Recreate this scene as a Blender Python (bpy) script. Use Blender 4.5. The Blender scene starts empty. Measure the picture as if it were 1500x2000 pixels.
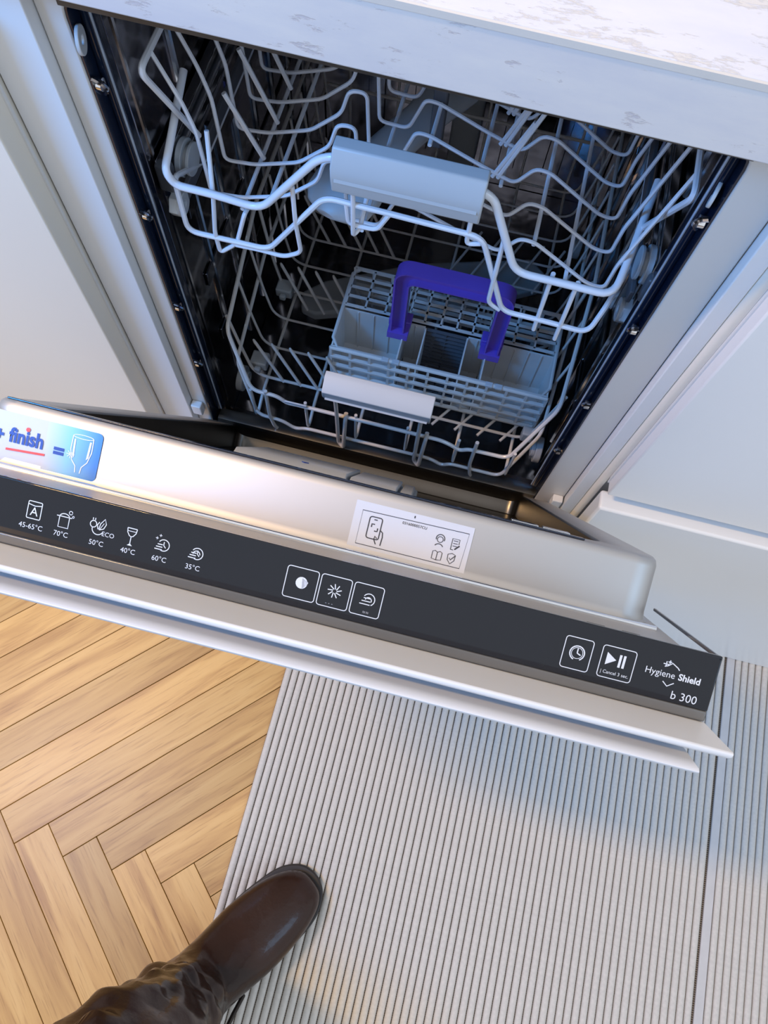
import bpy, math, random
from mathutils import Vector, Matrix
random.seed(7)
SC = bpy.context.scene
COL = SC.collection

# ------------------------------------------------------------------ camera, world, light, exposure
cam_d = bpy.data.cameras.new('camera')
cam = bpy.data.objects.new('camera', cam_d); COL.objects.link(cam)
right = Vector((0.96969, 0.24027, 0.04429)); up = Vector((-0.24094, 0.91039, 0.33635)); back = Vector((0.04049, -0.33683, 0.94069))
rot = Matrix((right, up, back)).transposed()
cam.matrix_world = Matrix.Translation((0.0614, -0.36, 1.185)) @ rot.to_4x4()
cam_d.sensor_fit = 'VERTICAL'; cam_d.sensor_height = 36.0; cam_d.lens = 1512.15 / 2000 * 36.0
cam_d.clip_start = 0.02
SC.camera = cam

world = bpy.data.worlds.new('room_light'); SC.world = world; world.use_nodes = True
bg = world.node_tree.nodes['Background']
bg.inputs[0].default_value = (0.87, 0.925, 1.0, 1); bg.inputs[1].default_value = 0.90

def area(name, loc, target, sx, sy, power, color):
    l = bpy.data.lights.new(name, 'AREA'); l.shape = 'RECTANGLE'; l.size = sx; l.size_y = sy
    l.energy = power; l.color = color
    o = bpy.data.objects.new(name, l); COL.objects.link(o); o.location = loc
    o.rotation_euler = (Vector(target) - Vector(loc)).to_track_quat('-Z', 'Y').to_euler()
    return o
area('ceiling_strip_light', (-1.25, -0.29, 2.6), (-0.2, -0.29, 0), 0.10, 0.5, 38, (1.0, 0.62, 0.26))
area('blue_fill_left', (-0.85, -0.62, 1.55), (-0.25, 0.0, 0.85), 0.35, 0.35, 15.0, (0.05, 0.36, 1.0))  # added blue fill to tint the left cabinet edges, no known source
area('window_light_right', (1.35, -0.75, 1.75), (-0.15, 0.1, 0.75), 0.6, 0.6, 5.0, (0.36, 0.64, 1.0))

SC.view_settings.view_transform = 'Standard'; SC.view_settings.look = 'None'
SC.view_settings.exposure = 0.0; SC.view_settings.gamma = 1.0; SC.view_settings.use_curve_mapping = False

# ------------------------------------------------------------------ materials
def mat(name, color, rough=0.5, metal=0.0, noise=0.0, scale=20, bump=0.0, bscale=80, coat=0.0, spec=0.5, alpha=None):
    m = bpy.data.materials.new(name); m.use_nodes = True
    nt = m.node_tree; b = nt.nodes['Principled BSDF']
    b.inputs['Base Color'].default_value = (*color, 1); b.inputs['Roughness'].default_value = rough
    b.inputs['Metallic'].default_value = metal; b.inputs['Specular IOR Level'].default_value = spec
    b.inputs['Coat Weight'].default_value = coat; b.inputs['Coat Roughness'].default_value = 0.05
    tc = nt.nodes.new('ShaderNodeTexCoord')
    if noise > 0:
        n = nt.nodes.new('ShaderNodeTexNoise'); n.inputs['Scale'].default_value = scale; n.inputs['Detail'].default_value = 5
        nt.links.new(tc.outputs['Object'], n.inputs['Vector'])
        r = nt.nodes.new('ShaderNodeValToRGB')
        r.color_ramp.elements[0].position = 0.3; r.color_ramp.elements[1].position = 0.7
        r.color_ramp.elements[0].color = (*[c * (1 - noise) for c in color], 1)
        r.color_ramp.elements[1].color = (*[min(1, c * (1 + noise)) for c in color], 1)
        nt.links.new(n.outputs['Fac'], r.inputs[0]); nt.links.new(r.outputs[0], b.inputs['Base Color'])
    if bump > 0:
        n2 = nt.nodes.new('ShaderNodeTexNoise'); n2.inputs['Scale'].default_value = bscale; n2.inputs['Detail'].default_value = 3
        nt.links.new(tc.outputs['Object'], n2.inputs['Vector'])
        bp = nt.nodes.new('ShaderNodeBump'); bp.inputs['Strength'].default_value = bump; bp.inputs['Distance'].default_value = 0.002
        nt.links.new(n2.outputs['Fac'], bp.inputs['Height']); nt.links.new(bp.outputs['Normal'], b.inputs['Normal'])
    return m

M = {}
M['lacquer'] = mat('white_lacquer', (0.74, 0.75, 0.76), 0.33, noise=0.02, scale=3)
M['lacquer_panel'] = mat('white_front_lacquer', (0.80, 0.79, 0.775), 0.42, noise=0.015, scale=4)
M['edge'] = mat('white_edge_band', (0.70, 0.70, 0.70), 0.4, noise=0.03, scale=8)
M['frame'] = mat('satin_frame', (0.60, 0.59, 0.57), 0.3, metal=0.0, noise=0.03, scale=6)
M['rubber'] = mat('blue_tinted_black_rubber', (0.006, 0.012, 0.030), 0.16, coat=0.3, bump=0.1, bscale=60)  # bluish base carries the window's reflection on the black seal
M['steel'] = mat('stainless_steel', (0.30, 0.29, 0.31), 0.12, metal=1.0, noise=0.35, scale=9, bump=0.8, bscale=12)
M['steel_dark'] = mat('dull_stainless', (0.25, 0.235, 0.215), 0.32, metal=1.0, noise=0.15, scale=9)
M['liner'] = mat('brushed_liner_steel', (0.52, 0.505, 0.49), 0.52, metal=1.0, noise=0.03, scale=5, bump=0.05, bscale=14)
M['chrome'] = mat('chrome', (0.8, 0.8, 0.82), 0.12, metal=1.0, noise=0.02)
M['wire'] = mat('nylon_wire_blue_lit', (0.80, 0.83, 0.90), 0.22, noise=0.05, scale=30, coat=0.2)  # blue reflected light tinted into the grey rack coating
M['wire_low'] = mat('nylon_wire_warm_lit', (0.66, 0.62, 0.58), 0.25, noise=0.06, scale=30, coat=0.3)  # same grey coating, a warmer and dimmer lit copy
M['handle'] = mat('pale_grey_plastic', (0.52, 0.55, 0.58), 0.34, noise=0.02, scale=10)
M['plastic'] = mat('grey_plastic', (0.42, 0.43, 0.43), 0.4, noise=0.05, scale=14)
M['plastic_dark'] = mat('dark_grey_plastic', (0.10, 0.105, 0.12), 0.35, noise=0.08, scale=14)
M['basket'] = mat('basket_grey_plastic', (0.64, 0.63, 0.61), 0.38, noise=0.06, scale=18)
M['purple'] = mat('purple_plastic', (0.155, 0.085, 0.52), 0.30, noise=0.04, scale=20)
M['panel'] = mat('black_gloss_panel', (0.010, 0.011, 0.014), 0.05, noise=0.05, scale=20, coat=0.15, spec=0.35)
M['panel_edge'] = mat('smoked_clear_edge', (0.115, 0.11, 0.098), 0.16, noise=0.12, scale=12)
M['print'] = mat('pale_print', (0.62, 0.64, 0.66), 0.5, noise=0.01)
M['print_soft'] = mat('grey_print', (0.30, 0.31, 0.33), 0.5, noise=0.01)
M['ink'] = mat('black_ink', (0.03, 0.03, 0.035), 0.6, noise=0.01)
M['paper'] = mat('white_label', (0.60, 0.61, 0.635), 0.45, noise=0.015)
M['blue_ink'] = mat('blue_ink', (0.02, 0.07, 0.36), 0.5, noise=0.01)
M['red_ink'] = mat('red_ink', (0.75, 0.08, 0.05), 0.5, noise=0.01)
M['white_ink'] = mat('white_ink', (0.86, 0.92, 1.0), 0.4, noise=0.01)
M['leather'] = mat('brown_leather', (0.026, 0.0100, 0.0055), 0.28, noise=0.5, scale=9, bump=0.3, bscale=110, coat=0.2, spec=0.25)
M['sole'] = mat('dark_rubber_sole', (0.02, 0.015, 0.013), 0.5, noise=0.1)
M['trouser'] = mat('dark_cloth', (0.03, 0.03, 0.04), 0.85, noise=0.15, scale=60)
M['wall'] = mat('painted_wall', (0.72, 0.71, 0.68), 0.85, noise=0.02, scale=3)
M['subfloor'] = mat('dark_joint', (0.10, 0.055, 0.025), 0.8, noise=0.2)

def stone(name, c0, c1, pit, rough, pits):
    m = bpy.data.materials.new(name); m.use_nodes = True; nt = m.node_tree; b = nt.nodes['Principled BSDF']
    tc = nt.nodes.new('ShaderNodeTexCoord'); mp = nt.nodes.new('ShaderNodeMapping'); mp.inputs['Scale'].default_value = (0.8, 2.8, 2.8)
    nt.links.new(tc.outputs['Object'], mp.inputs[0])
    n = nt.nodes.new('ShaderNodeTexNoise'); n.inputs['Scale'].default_value = 9; n.inputs['Detail'].default_value = 9; n.inputs['Roughness'].default_value = 0.65
    nt.links.new(mp.outputs[0], n.inputs['Vector'])
    r = nt.nodes.new('ShaderNodeValToRGB'); r.color_ramp.elements[0].position = 0.36; r.color_ramp.elements[1].position = 0.62
    r.color_ramp.elements[0].color = (*c0, 1); r.color_ramp.elements[1].color = (*c1, 1)
    nt.links.new(n.outputs['Fac'], r.inputs[0])
    n2 = nt.nodes.new('ShaderNodeTexNoise'); n2.inputs['Scale'].default_value = 38; n2.inputs['Detail'].default_value = 8; n2.inputs['Roughness'].default_value = 0.75
    nt.links.new(mp.outputs[0], n2.inputs['Vector'])
    r2 = nt.nodes.new('ShaderNodeValToRGB'); r2.color_ramp.elements[0].position = pits; r2.color_ramp.elements[1].position = pits + 0.05
    r2.color_ramp.elements[0].color = (1, 1, 1, 1); r2.color_ramp.elements[1].color = (0, 0, 0, 1)
    nt.links.new(n2.outputs['Fac'], r2.inputs[0])
    mx = nt.nodes.new('ShaderNodeMix'); mx.data_type = 'RGBA'
    nt.links.new(r2.outputs[0], mx.inputs['Factor']); nt.links.new(r.outputs[0], mx.inputs['A']); mx.inputs['B'].default_value = (*pit, 1)
    nt.links.new(mx.outputs['Result'], b.inputs['Base Color'])
    bp = nt.nodes.new('ShaderNodeBump'); bp.inputs['Strength'].default_value = 0.4; bp.inputs['Distance'].default_value = 0.0015; bp.invert = True
    nt.links.new(r2.outputs[0], bp.inputs['Height']); nt.links.new(bp.outputs['Normal'], b.inputs['Normal'])
    b.inputs['Roughness'].default_value = rough
    return m
M['strip_dark'] = mat('dark_bronze_strip', (0.055, 0.048, 0.042), 0.35, noise=0.3, scale=30)
M['front_white'] = mat('white_furniture_front', (0.655, 0.655, 0.645), 0.42, noise=0.015, scale=4)
M['pull_white'] = mat('white_pull_lacquer', (0.61, 0.625, 0.64), 0.36, noise=0.015, scale=4)
M['recess'] = mat('shaded_liner_steel', (0.115, 0.108, 0.10), 0.30, metal=1.0, noise=0.15, scale=9)
M['seal_shine'] = mat('seal_painted_shine', (0.34, 0.40, 0.50), 0.25, noise=0.2, scale=40)
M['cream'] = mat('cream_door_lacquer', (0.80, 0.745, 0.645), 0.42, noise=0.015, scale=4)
M['stone_front'] = stone('travertine_look_front', (0.58, 0.575, 0.60), (0.67, 0.65, 0.63), (0.53, 0.51, 0.53), 0.5, 0.36)
M['stone_top'] = stone('travertine_look_top', (0.60, 0.61, 0.66), (0.67, 0.67, 0.69), (0.62, 0.60, 0.57), 0.4, 0.41)
M['stone_edge'] = mat('laminate_edge_strip', (0.60, 0.58, 0.54), 0.45, noise=0.03)

def wood():
    m = bpy.data.materials.new('oak_parquet'); m.use_nodes = True; nt = m.node_tree; b = nt.nodes['Principled BSDF']
    tc = nt.nodes.new('ShaderNodeTexCoord'); oi = nt.nodes.new('ShaderNodeObjectInfo')
    ad = nt.nodes.new('ShaderNodeVectorMath'); ad.operation = 'MULTIPLY_ADD'
    nt.links.new(oi.outputs['Random'], ad.inputs[0]); ad.inputs[1].default_value = (37, 91, 53)
    nt.links.new(tc.outputs['Object'], ad.inputs[2])
    mp = nt.nodes.new('ShaderNodeMapping'); mp.inputs['Scale'].default_value = (4, 42, 42)
    nt.links.new(ad.outputs[0], mp.inputs[0])
    n = nt.nodes.new('ShaderNodeTexNoise'); n.inputs['Scale'].default_value = 1.0; n.inputs['Detail'].default_value = 7; n.inputs['Distortion'].default_value = 1.1
    nt.links.new(mp.outputs[0], n.inputs['Vector'])
    r = nt.nodes.new('ShaderNodeValToRGB'); e = r.color_ramp.elements
    e[0].position = 0.30; e[0].color = (0.41, 0.212, 0.062, 1); e[1].position = 0.52; e[1].color = (0.575, 0.335, 0.108, 1)
    k = e.new(0.75); k.color = (0.645, 0.400, 0.145, 1)
    nt.links.new(n.outputs['Fac'], r.inputs[0])
    mp2 = nt.nodes.new('ShaderNodeMapping'); mp2.inputs['Scale'].default_value = (22, 420, 420)
    nt.links.new(ad.outputs[0], mp2.inputs[0])
    n2 = nt.nodes.new('ShaderNodeTexNoise'); n2.inputs['Scale'].default_value = 1.0; n2.inputs['Detail'].default_value = 3
    nt.links.new(mp2.outputs[0], n2.inputs['Vector'])
    r2 = nt.nodes.new('ShaderNodeValToRGB'); r2.color_ramp.elements[0].position = 0.30; r2.color_ramp.elements[0].color = (0.72, 0.66, 0.6, 1)
    r2.color_ramp.elements[1].position = 0.45; r2.color_ramp.elements[1].color = (1, 1, 1, 1)
    nt.links.new(n2.outputs['Fac'], r2.inputs[0])
    mx = nt.nodes.new('ShaderNodeMix'); mx.data_type = 'RGBA'; mx.blend_type = 'MULTIPLY'; mx.inputs['Factor'].default_value = 0.8
    nt.links.new(r.outputs[0], mx.inputs['A']); nt.links.new(r2.outputs[0], mx.inputs['B'])
    hs = nt.nodes.new('ShaderNodeHueSaturation')
    mr = nt.nodes.new('ShaderNodeMapRange'); mr.inputs['To Min'].default_value = 0.78; mr.inputs['To Max'].default_value = 1.12
    nt.links.new(oi.outputs['Random'], mr.inputs[0]); nt.links.new(mr.outputs[0], hs.inputs['Value'])
    nt.links.new(mx.outputs['Result'], hs.inputs['Color']); nt.links.new(hs.outputs[0], b.inputs['Base Color'])
    b.inputs['Roughness'].default_value = 0.42
    return m
M['wood'] = wood()

def foam():
    m = bpy.data.materials.new('grey_beige_foam_vinyl'); m.use_nodes = True; nt = m.node_tree; b = nt.nodes['Principled BSDF']
    tc = nt.nodes.new('ShaderNodeTexCoord')
    n = nt.nodes.new('ShaderNodeTexNoise'); n.inputs['Scale'].default_value = 260; n.inputs['Detail'].default_value = 2
    nt.links.new(tc.outputs['Object'], n.inputs['Vector'])
    r = nt.nodes.new('ShaderNodeValToRGB'); r.color_ramp.elements[0].color = (0.48, 0.45, 0.41, 1); r.color_ramp.elements[1].color = (0.63, 0.59, 0.535, 1)
    nt.links.new(n.outputs['Fac'], r.inputs[0]); nt.links.new(r.outputs[0], b.inputs['Base Color'])
    b.inputs['Roughness'].default_value = 0.62
    return m
M['foam'] = foam()
M['foam_flat'] = mat('flat_foam_border', (0.52, 0.50, 0.49), 0.6, noise=0.04, scale=60)

def groove():
    m = bpy.data.materials.new('perforated_groove'); m.use_nodes = True; nt = m.node_tree; b = nt.nodes['Principled BSDF']
    tc = nt.nodes.new('ShaderNodeTexCoord'); mp = nt.nodes.new('ShaderNodeMapping')
    nt.links.new(tc.outputs['Object'], mp.inputs[0])
    w = nt.nodes.new('ShaderNodeTexWave'); w.bands_direction = 'Y'; w.inputs['Scale'].default_value = 115
    nt.links.new(mp.outputs[0], w.inputs['Vector'])
    r = nt.nodes.new('ShaderNodeValToRGB'); r.color_ramp.elements[0].color = (0.035, 0.025, 0.018, 1); r.color_ramp.elements[1].color = (0.24, 0.19, 0.14, 1)
    nt.links.new(w.outputs['Fac'], r.inputs[0]); nt.links.new(r.outputs[0], b.inputs['Base Color'])
    b.inputs['Roughness'].default_value = 0.8
    return m
M['groove'] = groove()

def sticker_blue():
    m = bpy.data.materials.new('blue_gradient_print'); m.use_nodes = True; nt = m.node_tree; b = nt.nodes['Principled BSDF']
    tc = nt.nodes.new('ShaderNodeTexCoord'); sp = nt.nodes.new('ShaderNodeSeparateXYZ')
    nt.links.new(tc.outputs['Object'], sp.inputs[0])
    mr = nt.nodes.new('ShaderNodeMapRange'); mr.inputs['From Min'].default_value = -0.172; mr.inputs['From Max'].default_value = -0.138
    nt.links.new(sp.outputs['X'], mr.inputs[0])
    r = nt.nodes.new('ShaderNodeValToRGB'); e = r.color_ramp.elements
    e[0].position = 0.0; e[0].color = (0.60, 0.61, 0.635, 1); e[1].position = 1.0; e[1].color = (0.07, 0.24, 0.68, 1)
    k = e.new(0.45); k.color = (0.27, 0.58, 0.86, 1)
    nt.links.new(mr.outputs[0], r.inputs[0]); nt.links.new(r.outputs[0], b.inputs['Base Color'])
    b.inputs['Roughness'].default_value = 0.3
    return m
M['sticker_blue'] = sticker_blue()

# ------------------------------------------------------------------ mesh helpers
class MB:
    def __init__(s): s.v = []; s.f = []
    def add(s, vs, fs):
        o = len(s.v); s.v += [tuple(v) for v in vs]; s.f += [tuple(i + o for i in f) for f in fs]; return s
    def box(s, x0, x1, y0, y1, z0, z1):
        return s.add([(x, y, z) for z in (z0, z1) for y in (y0, y1) for x in (x0, x1)],
                     [(0, 2, 3, 1), (4, 5, 7, 6), (0, 1, 5, 4), (2, 6, 7, 3), (0, 4, 6, 2), (1, 3, 7, 5)])
    def prism_x(s, poly, x0, x1):          # poly in (y, z)
        n = len(poly)
        return s.add([(x0, y, z) for y, z in poly] + [(x1, y, z) for y, z in poly],
                     [tuple(range(n - 1, -1, -1)), tuple(range(n, 2 * n))] + [(i, (i + 1) % n, n + (i + 1) % n, n + i) for i in range(n)])
    def prism_z(s, poly, z0, z1):          # poly in (x, y)
        n = len(poly)
        return s.add([(x, y, z0) for x, y in poly] + [(x, y, z1) for x, y in poly],
                     [tuple(range(n - 1, -1, -1)), tuple(range(n, 2 * n))] + [(i, (i + 1) % n, n + (i + 1) % n, n + i) for i in range(n)])
    def prism_y(s, poly, y0, y1):          # poly in (x, z)
        n = len(poly)
        return s.add([(x, y0, z) for x, z in poly] + [(x, y1, z) for x, z in poly],
                     [tuple(range(n)), tuple(range(2 * n - 1, n - 1, -1))] + [((i + 1) % n, i, n + i, n + (i + 1) % n) for i in range(n)])
    def tube(s, pts, r, n=8, closed=False, cap=True):
        P = [Vector(p) for p in pts]; m = len(P); rings = []; t0 = None
        for i in range(m):
            if closed: t = P[(i + 1) % m] - P[i - 1]
            else: t = (P[min(i + 1, m - 1)] - P[max(i - 1, 0)])
            t.normalize()
            if t0 is None:
                a = Vector((0, 0, 1)) if abs(t.z) < 0.9 else Vector((1, 0, 0))
                u = t.cross(a).normalized()
            else:
                u = (u - t * u.dot(t)).normalized()
            t0 = t; w = t.cross(u)
            rr = r[i] if isinstance(r, (list, tuple)) else r
            rings.append([P[i] + (u * math.cos(2 * math.pi * k / n) + w * math.sin(2 * math.pi * k / n)) * rr for k in range(n)])
        return s.loft(rings, closed=closed, cap=cap)
    def loft(s, rings, closed=False, cap=True):
        n = len(rings[0]); m = len(rings); vs = [p for r in rings for p in r]; fs = []
        for i in range(m if closed else m - 1):
            j = (i + 1) % m
            for k in range(n): fs.append((i * n + k, i * n + (k + 1) % n, j * n + (k + 1) % n, j * n + k))
        if cap and not closed:
            fs.append(tuple(range(n - 1, -1, -1))); fs.append(tuple((m - 1) * n + k for k in range(n)))
        return s.add(vs, fs)
    def cyl(s, c, axis, r, h, n=20, r2=None):
        c = Vector(c); a = Vector(axis).normalized()
        return s.tube([c - a * h / 2, c + a * h / 2], [r, r if r2 is None else r2], n)
    def ring(s, c, axis, r0, r1, h, n=24):
        c = Vector(c); a = Vector(axis).normalized(); q = a.orthogonal().normalized(); w = a.cross(q)
        rings = []
        for k in range(n):
            d = q * math.cos(2 * math.pi * k / n) + w * math.sin(2 * math.pi * k / n)
            rings.append([c + d * r0 - a * h / 2, c + d * r1 - a * h / 2, c + d * r1 + a * h / 2, c + d * r0 + a * h / 2])
        return s.loft(rings, closed=True)
    def xf(s, fn): s.v = [tuple(fn(v)) for v in s.v]; return s

def fillet(pts, r, k=4):
    P = [Vector(p) for p in pts]; out = [P[0]]
    for i in range(1, len(P) - 1):
        a = P[i - 1] - P[i]; b = P[i + 1] - P[i]; d = min(r, a.length * 0.45, b.length * 0.45)
        p0 = P[i] + a.normalized() * d; p2 = P[i] + b.normalized() * d
        for j in range(k + 1):
            t = j / k; out.append(p0 * (1 - t) ** 2 + P[i] * 2 * t * (1 - t) + p2 * t * t)
    out.append(P[-1]); return out

def finish(o, m, bevel=0, smooth=True):
    o.data.materials.append(m)
    if smooth:
        for p in o.data.polygons: p.use_smooth = True
        try: o.data.set_sharp_from_angle(angle=math.radians(40))
        except Exception: pass
    if bevel:
        b = o.modifiers.new('bevel', 'BEVEL'); b.width = bevel; b.segments = 3; b.limit_method = 'ANGLE'; b.angle_limit = math.radians(40)
def attach(o, parent):
    if parent is not None:
        o.parent = parent; o.matrix_parent_inverse = WORLD[parent.name].inverted()
WORLD = {}
def build(name, mb, m, parent=None, bevel=0, smooth=True, label=None):
    me = bpy.data.meshes.new(name); me.from_pydata(mb.v, [], mb.f); me.validate(); me.update()
    o = bpy.data.objects.new(name, me); COL.objects.link(o)
    finish(o, m, bevel, smooth); WORLD[o.name] = Matrix.Identity(4)
    attach(o, parent)
    if label: o['label'] = label
    return o
def dup(src, off, parent=None):
    o = src.copy(); COL.objects.link(o); o.location = Vector(off); WORLD[o.name] = Matrix.Translation(off)
    return o
def thing(name, label, cat, loc, group=None):
    o = bpy.data.objects.new(name, None); COL.objects.link(o); o.location = loc; o.empty_display_size = 0.05
    WORLD[o.name] = Matrix.Translation(loc)
    o['label'] = label; o['category'] = cat
    if group: o['group'] = group
    return o
def tag(o, label, cat, group=None):
    o['label'] = label; o['category'] = cat
    if group: o['group'] = group
    return o

# ------------------------------------------------------------------ setting
def structure(o): o['kind'] = 'structure'; return o
floor = structure(build('floor', MB().box(-2.2, 2.4, -2.2, 0.62, -0.05, -0.012), M['subfloor'], smooth=False))
structure(build('wall_back', MB().box(-2.2, 2.4, 0.62, 0.72, -0.05, 2.7), M['wall'], smooth=False))

# herringbone planks: 5 cm wide, 50 cm long, laid at 45 degrees to the cabinets
w_, n_ = 0.05002, 10
A = Vector((1, 1, 0)).normalized(); B = Vector((1, -1, 0)).normalized(); U0 = Vector((-0.3328, -0.5047, 0))
g = 0.0004
pl = MB().box(g, n_ * w_ - g, g, w_ - g, -0.012, 0.0)
plank0 = build('plank', pl, M['wood'], floor, bevel=0.0006, smooth=False)
first = True
def place_plank(origin, xdir, ydir, side):
    global first
    if first: o = plank0; first = False
    else:
        o = plank0.copy(); COL.objects.link(o)
    z = Vector((0, 0, random.uniform(-0.0004, 0.0)))
    zz = xdir.cross(ydir)
    R = Matrix((xdir, ydir, zz)).transposed().to_4x4()
    o.matrix_parent_inverse = Matrix.Identity(4)
    o.matrix_local = Matrix.Translation(origin + z) @ R
for j in range(-4, 5):
    for k in range(-45, 46):
        # plank along A : a in [k, k+n], b in [k, k+1]
        a0, b0 = k + j * n_, k - j * n_
        c = U0 + A * (a0 + n_ / 2) * w_ + B * (b0 + 0.5) * w_
        def inside(c): return -1.12 < c.x < 0.95 and -1.3 < c.y < 0.08
        if inside(c): place_plank(U0 + A * (a0 * w_) + B * ((b0 + 1) * w_), A, -B, 1)   # right-handed frame
        c = U0 + A * (a0 - 0.5) * w_ + B * (b0 + n_ / 2) * w_
        if inside(c): place_plank(U0 + A * ((a0 - 1) * w_) + B * (b0 * w_), B, A, 1)

# ------------------------------------------------------------------ countertop
ct = thing('countertop', 'pale grey stone-look countertop slab running above the open dishwasher', 'countertop', (0, 0.3, 0.886))
def slab(z0, z1, dy): return MB().prism_z([(-1.3, -0.0105 + dy), (1.5, -0.0335 + dy), (1.5, 0.618), (-1.3, 0.618)], z0, z1)
build('slab', slab(0.8850, 0.9255, 0), M['stone_front'], ct, bevel=0.0012)
build('top_surface', slab(0.9257, 0.9272, 0.0015), M['stone_top'], ct, bevel=0.0005, label='whiter pitted top surface')
build('edge_strip', MB().prism_z([(-1.3, -0.0110), (1.5, -0.0340), (1.5, -0.0322), (-1.3, -0.0092)], 0.9235, 0.9272), M['stone_edge'], ct, label='beige edge strip')

# ------------------------------------------------------------------ base cabinets
lc = thing('base_cabinet', 'white base cabinet left of the dishwasher, with a flat cream door', 'cabinet', (-0.75, 0.29, 0.0))
build('side_panel', MB().box(-0.262, -0.2248, 0.0, 0.58, 0.10, 0.885), M['lacquer'], lc, bevel=0.001, label='white end panel with a bare front edge')
build('carcass', MB().box(-1.25, -0.2625, 0.004, 0.58, 0.10, 0.885), M['edge'], lc, bevel=0.001)
build('plinth', MB().box(-1.25, -0.2248, 0.05, 0.066, 0.0, 0.098), M['lacquer'], lc, bevel=0.001)
dl = build('door', MB().box(-0.90, -0.2633, -0.0253, 0.003, 0.105, 0.868), M['cream'], lc, bevel=0.0016)
build('groove_bead', MB().box(-0.2633, -0.2618, -0.006, -0.0035, 0.105, 0.868), M['edge'], dl)

rc = thing('base_cabinet', 'white base cabinet right of the dishwasher, with two plain drawer fronts', 'cabinet', (0.75, 0.29, 0.0))
build('side_panel', MB().box(0.2248, 0.2380, 0.0, 0.58, 0.02, 0.885), M['lacquer'], rc, bevel=0.001)
sp = [(0.2380, 0.58), (0.2380, 0.002), (0.2388, -0.001), (0.2402, -0.0035), (0.242, -0.0045), (0.2452, -0.0045), (0.2452, 0.58)]
build('rounded_post', MB().prism_z(sp, 0.02, 0.885), M['cream'], rc)
build('carcass', MB().box(0.2454, 1.25, 0.004, 0.58, 0.02, 0.885), M['edge'], rc, bevel=0.001)
du = build('drawer_front', MB().box(0.2454, 0.90, -0.0240, 0.003, 0.4595, 0.868), M['lacquer_panel'], rc, bevel=0.0016)
build('groove_bead', MB().box(0.2440, 0.2454, -0.0105, -0.0085, 0.4595, 0.868), M['edge'], du)
build('drawer_front', MB().box(0.2425, 0.90, -0.0345, -0.0125, 0.006, 0.4455), M['lacquer'], rc, bevel=0.003, label='lower drawer front standing slightly proud')

# ------------------------------------------------------------------ dishwasher
dw = thing('dishwasher', 'slim built-in dishwasher with its door hanging half open under the countertop', 'dishwasher', (0, 0.28, 0.0))
ZT, ZB = 0.8700, 0.325
def arch(hw, zt, zb, r, k=6, cx=-0.006):
    pts = [(-hw, zb)]
    for j in range(k + 1):
        a = math.pi - j / k * math.pi / 2; pts.append((-hw + r + r * math.cos(a), zt - r + r * math.sin(a)))
    for j in range(k + 1):
        a = math.pi / 2 - j / k * math.pi / 2; pts.append((hw - r + r * math.cos(a), zt - r + r * math.sin(a)))
    pts.append((hw, zb)); return [(x + cx, z) for x, z in pts]
def arch_band(mb, inner, outer, y0, y1):
    rings = [[(a[0], y0, a[1]), (b[0], y0, b[1]), (b[0], y1, b[1]), (a[0], y1, a[1])] for a, b in zip(inner, outer)]
    return mb.loft(rings)
build('front_frame', arch_band(MB(), arch(0.2010, ZT, 0.16, 0.022), arch(0.2240, 0.878, 0.16, 0.003, 6, 0.0), 0.010, 0.034), M['frame'], dw, bevel=0.0012)
# inner steel lip, side channels and tub
build('seal_channel', arch_band(MB(), arch(0.1995, ZT - 0.002, 0.30, 0.02), arch(0.2010, ZT, 0.30, 0.021), 0.0115, 0.052), M['rubber'], dw)
build('steel_lip', arch_band(MB(), arch(0.1980, ZT - 0.004, 0.30, 0.018), arch(0.2070, ZT + 0.006, 0.30, 0.02, 6, 0.0), 0.052, 0.055), M['chrome'], dw)
seal = [(x, 0.026, z) for x, z in arch(0.1965, ZT - 0.005, 0.335, 0.02, 8)]
for hx_, hz_ in ((-0.2170, 0.362), (0.2170, 0.346)): build('hinge_cap', MB().box(hx_ - 0.006, hx_ + 0.006, 0.001, 0.010, hz_ - 0.011, hz_ + 0.009), M['edge'], dw, bevel=0.0015)
build('top_strip', MB().box(-0.2068, 0.1948, 0.0070, 0.0098, 0.8585, 0.8835), M['strip_dark'], dw, bevel=0.0006, label='thin brownish strip under the countertop')
build('door_seal', MB().tube(seal, 0.0042, 10), M['rubber'], dw)
build('seal_highlight', MB().tube([(x + (0.0040 if x < -0.006 else -0.0040), 0.0235, z) for x, y_, z in seal if z < 0.83 or True], 0.0009, 6), M['seal_shine'], dw, label='painted highlight line along the door seal')  # pale tube painting the lamp's reflection along the rubber
for sx in (-1, 1):
    ox = -0.0065
    for z in (0.80, 0.679, 0.5545, 0.4515):
        c = MB().tube(fillet([(ox + sx * 0.1995, 0.013, z + 0.006), (ox + sx * 0.1955, 0.014, z + 0.003), (ox + sx * 0.1935, 0.017, z - 0.004), (ox + sx * 0.1975, 0.020, z - 0.011)], 0.003), 0.0019, 8)
        c.ring((ox + sx * 0.197, 0.0165, z - 0.001), (1, 0, 0), 0.0022, 0.0042, 0.004, 14)
        build('seal_clip', c, M['chrome'], dw)
    build('roller_cap', MB().ring((ox + sx * 0.1965, 0.012 if sx < 0 else 0.021, 0.834 if sx < 0 else 0.818), (1, -0.25 * sx, 0), 0.0026, 0.0085, 0.0025, 28), M['handle'], dw, bevel=0.0006, label='pale round cap with a centre hole')
tub = MB()
tub.box(-0.212, -0.205, 0.043, 0.53, 0.24, 0.880); tub.box(0.205, 0.212, 0.043, 0.53, 0.24, 0.880)
tub.box(-0.212, 0.212, 0.043, 0.53, 0.872, 0.880); tub.box(-0.205, 0.205, 0.523, 0.53, 0.24, 0.872)
tub.box(-0.205, 0.205, 0.06, 0.523, 0.24, 0.262)
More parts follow.
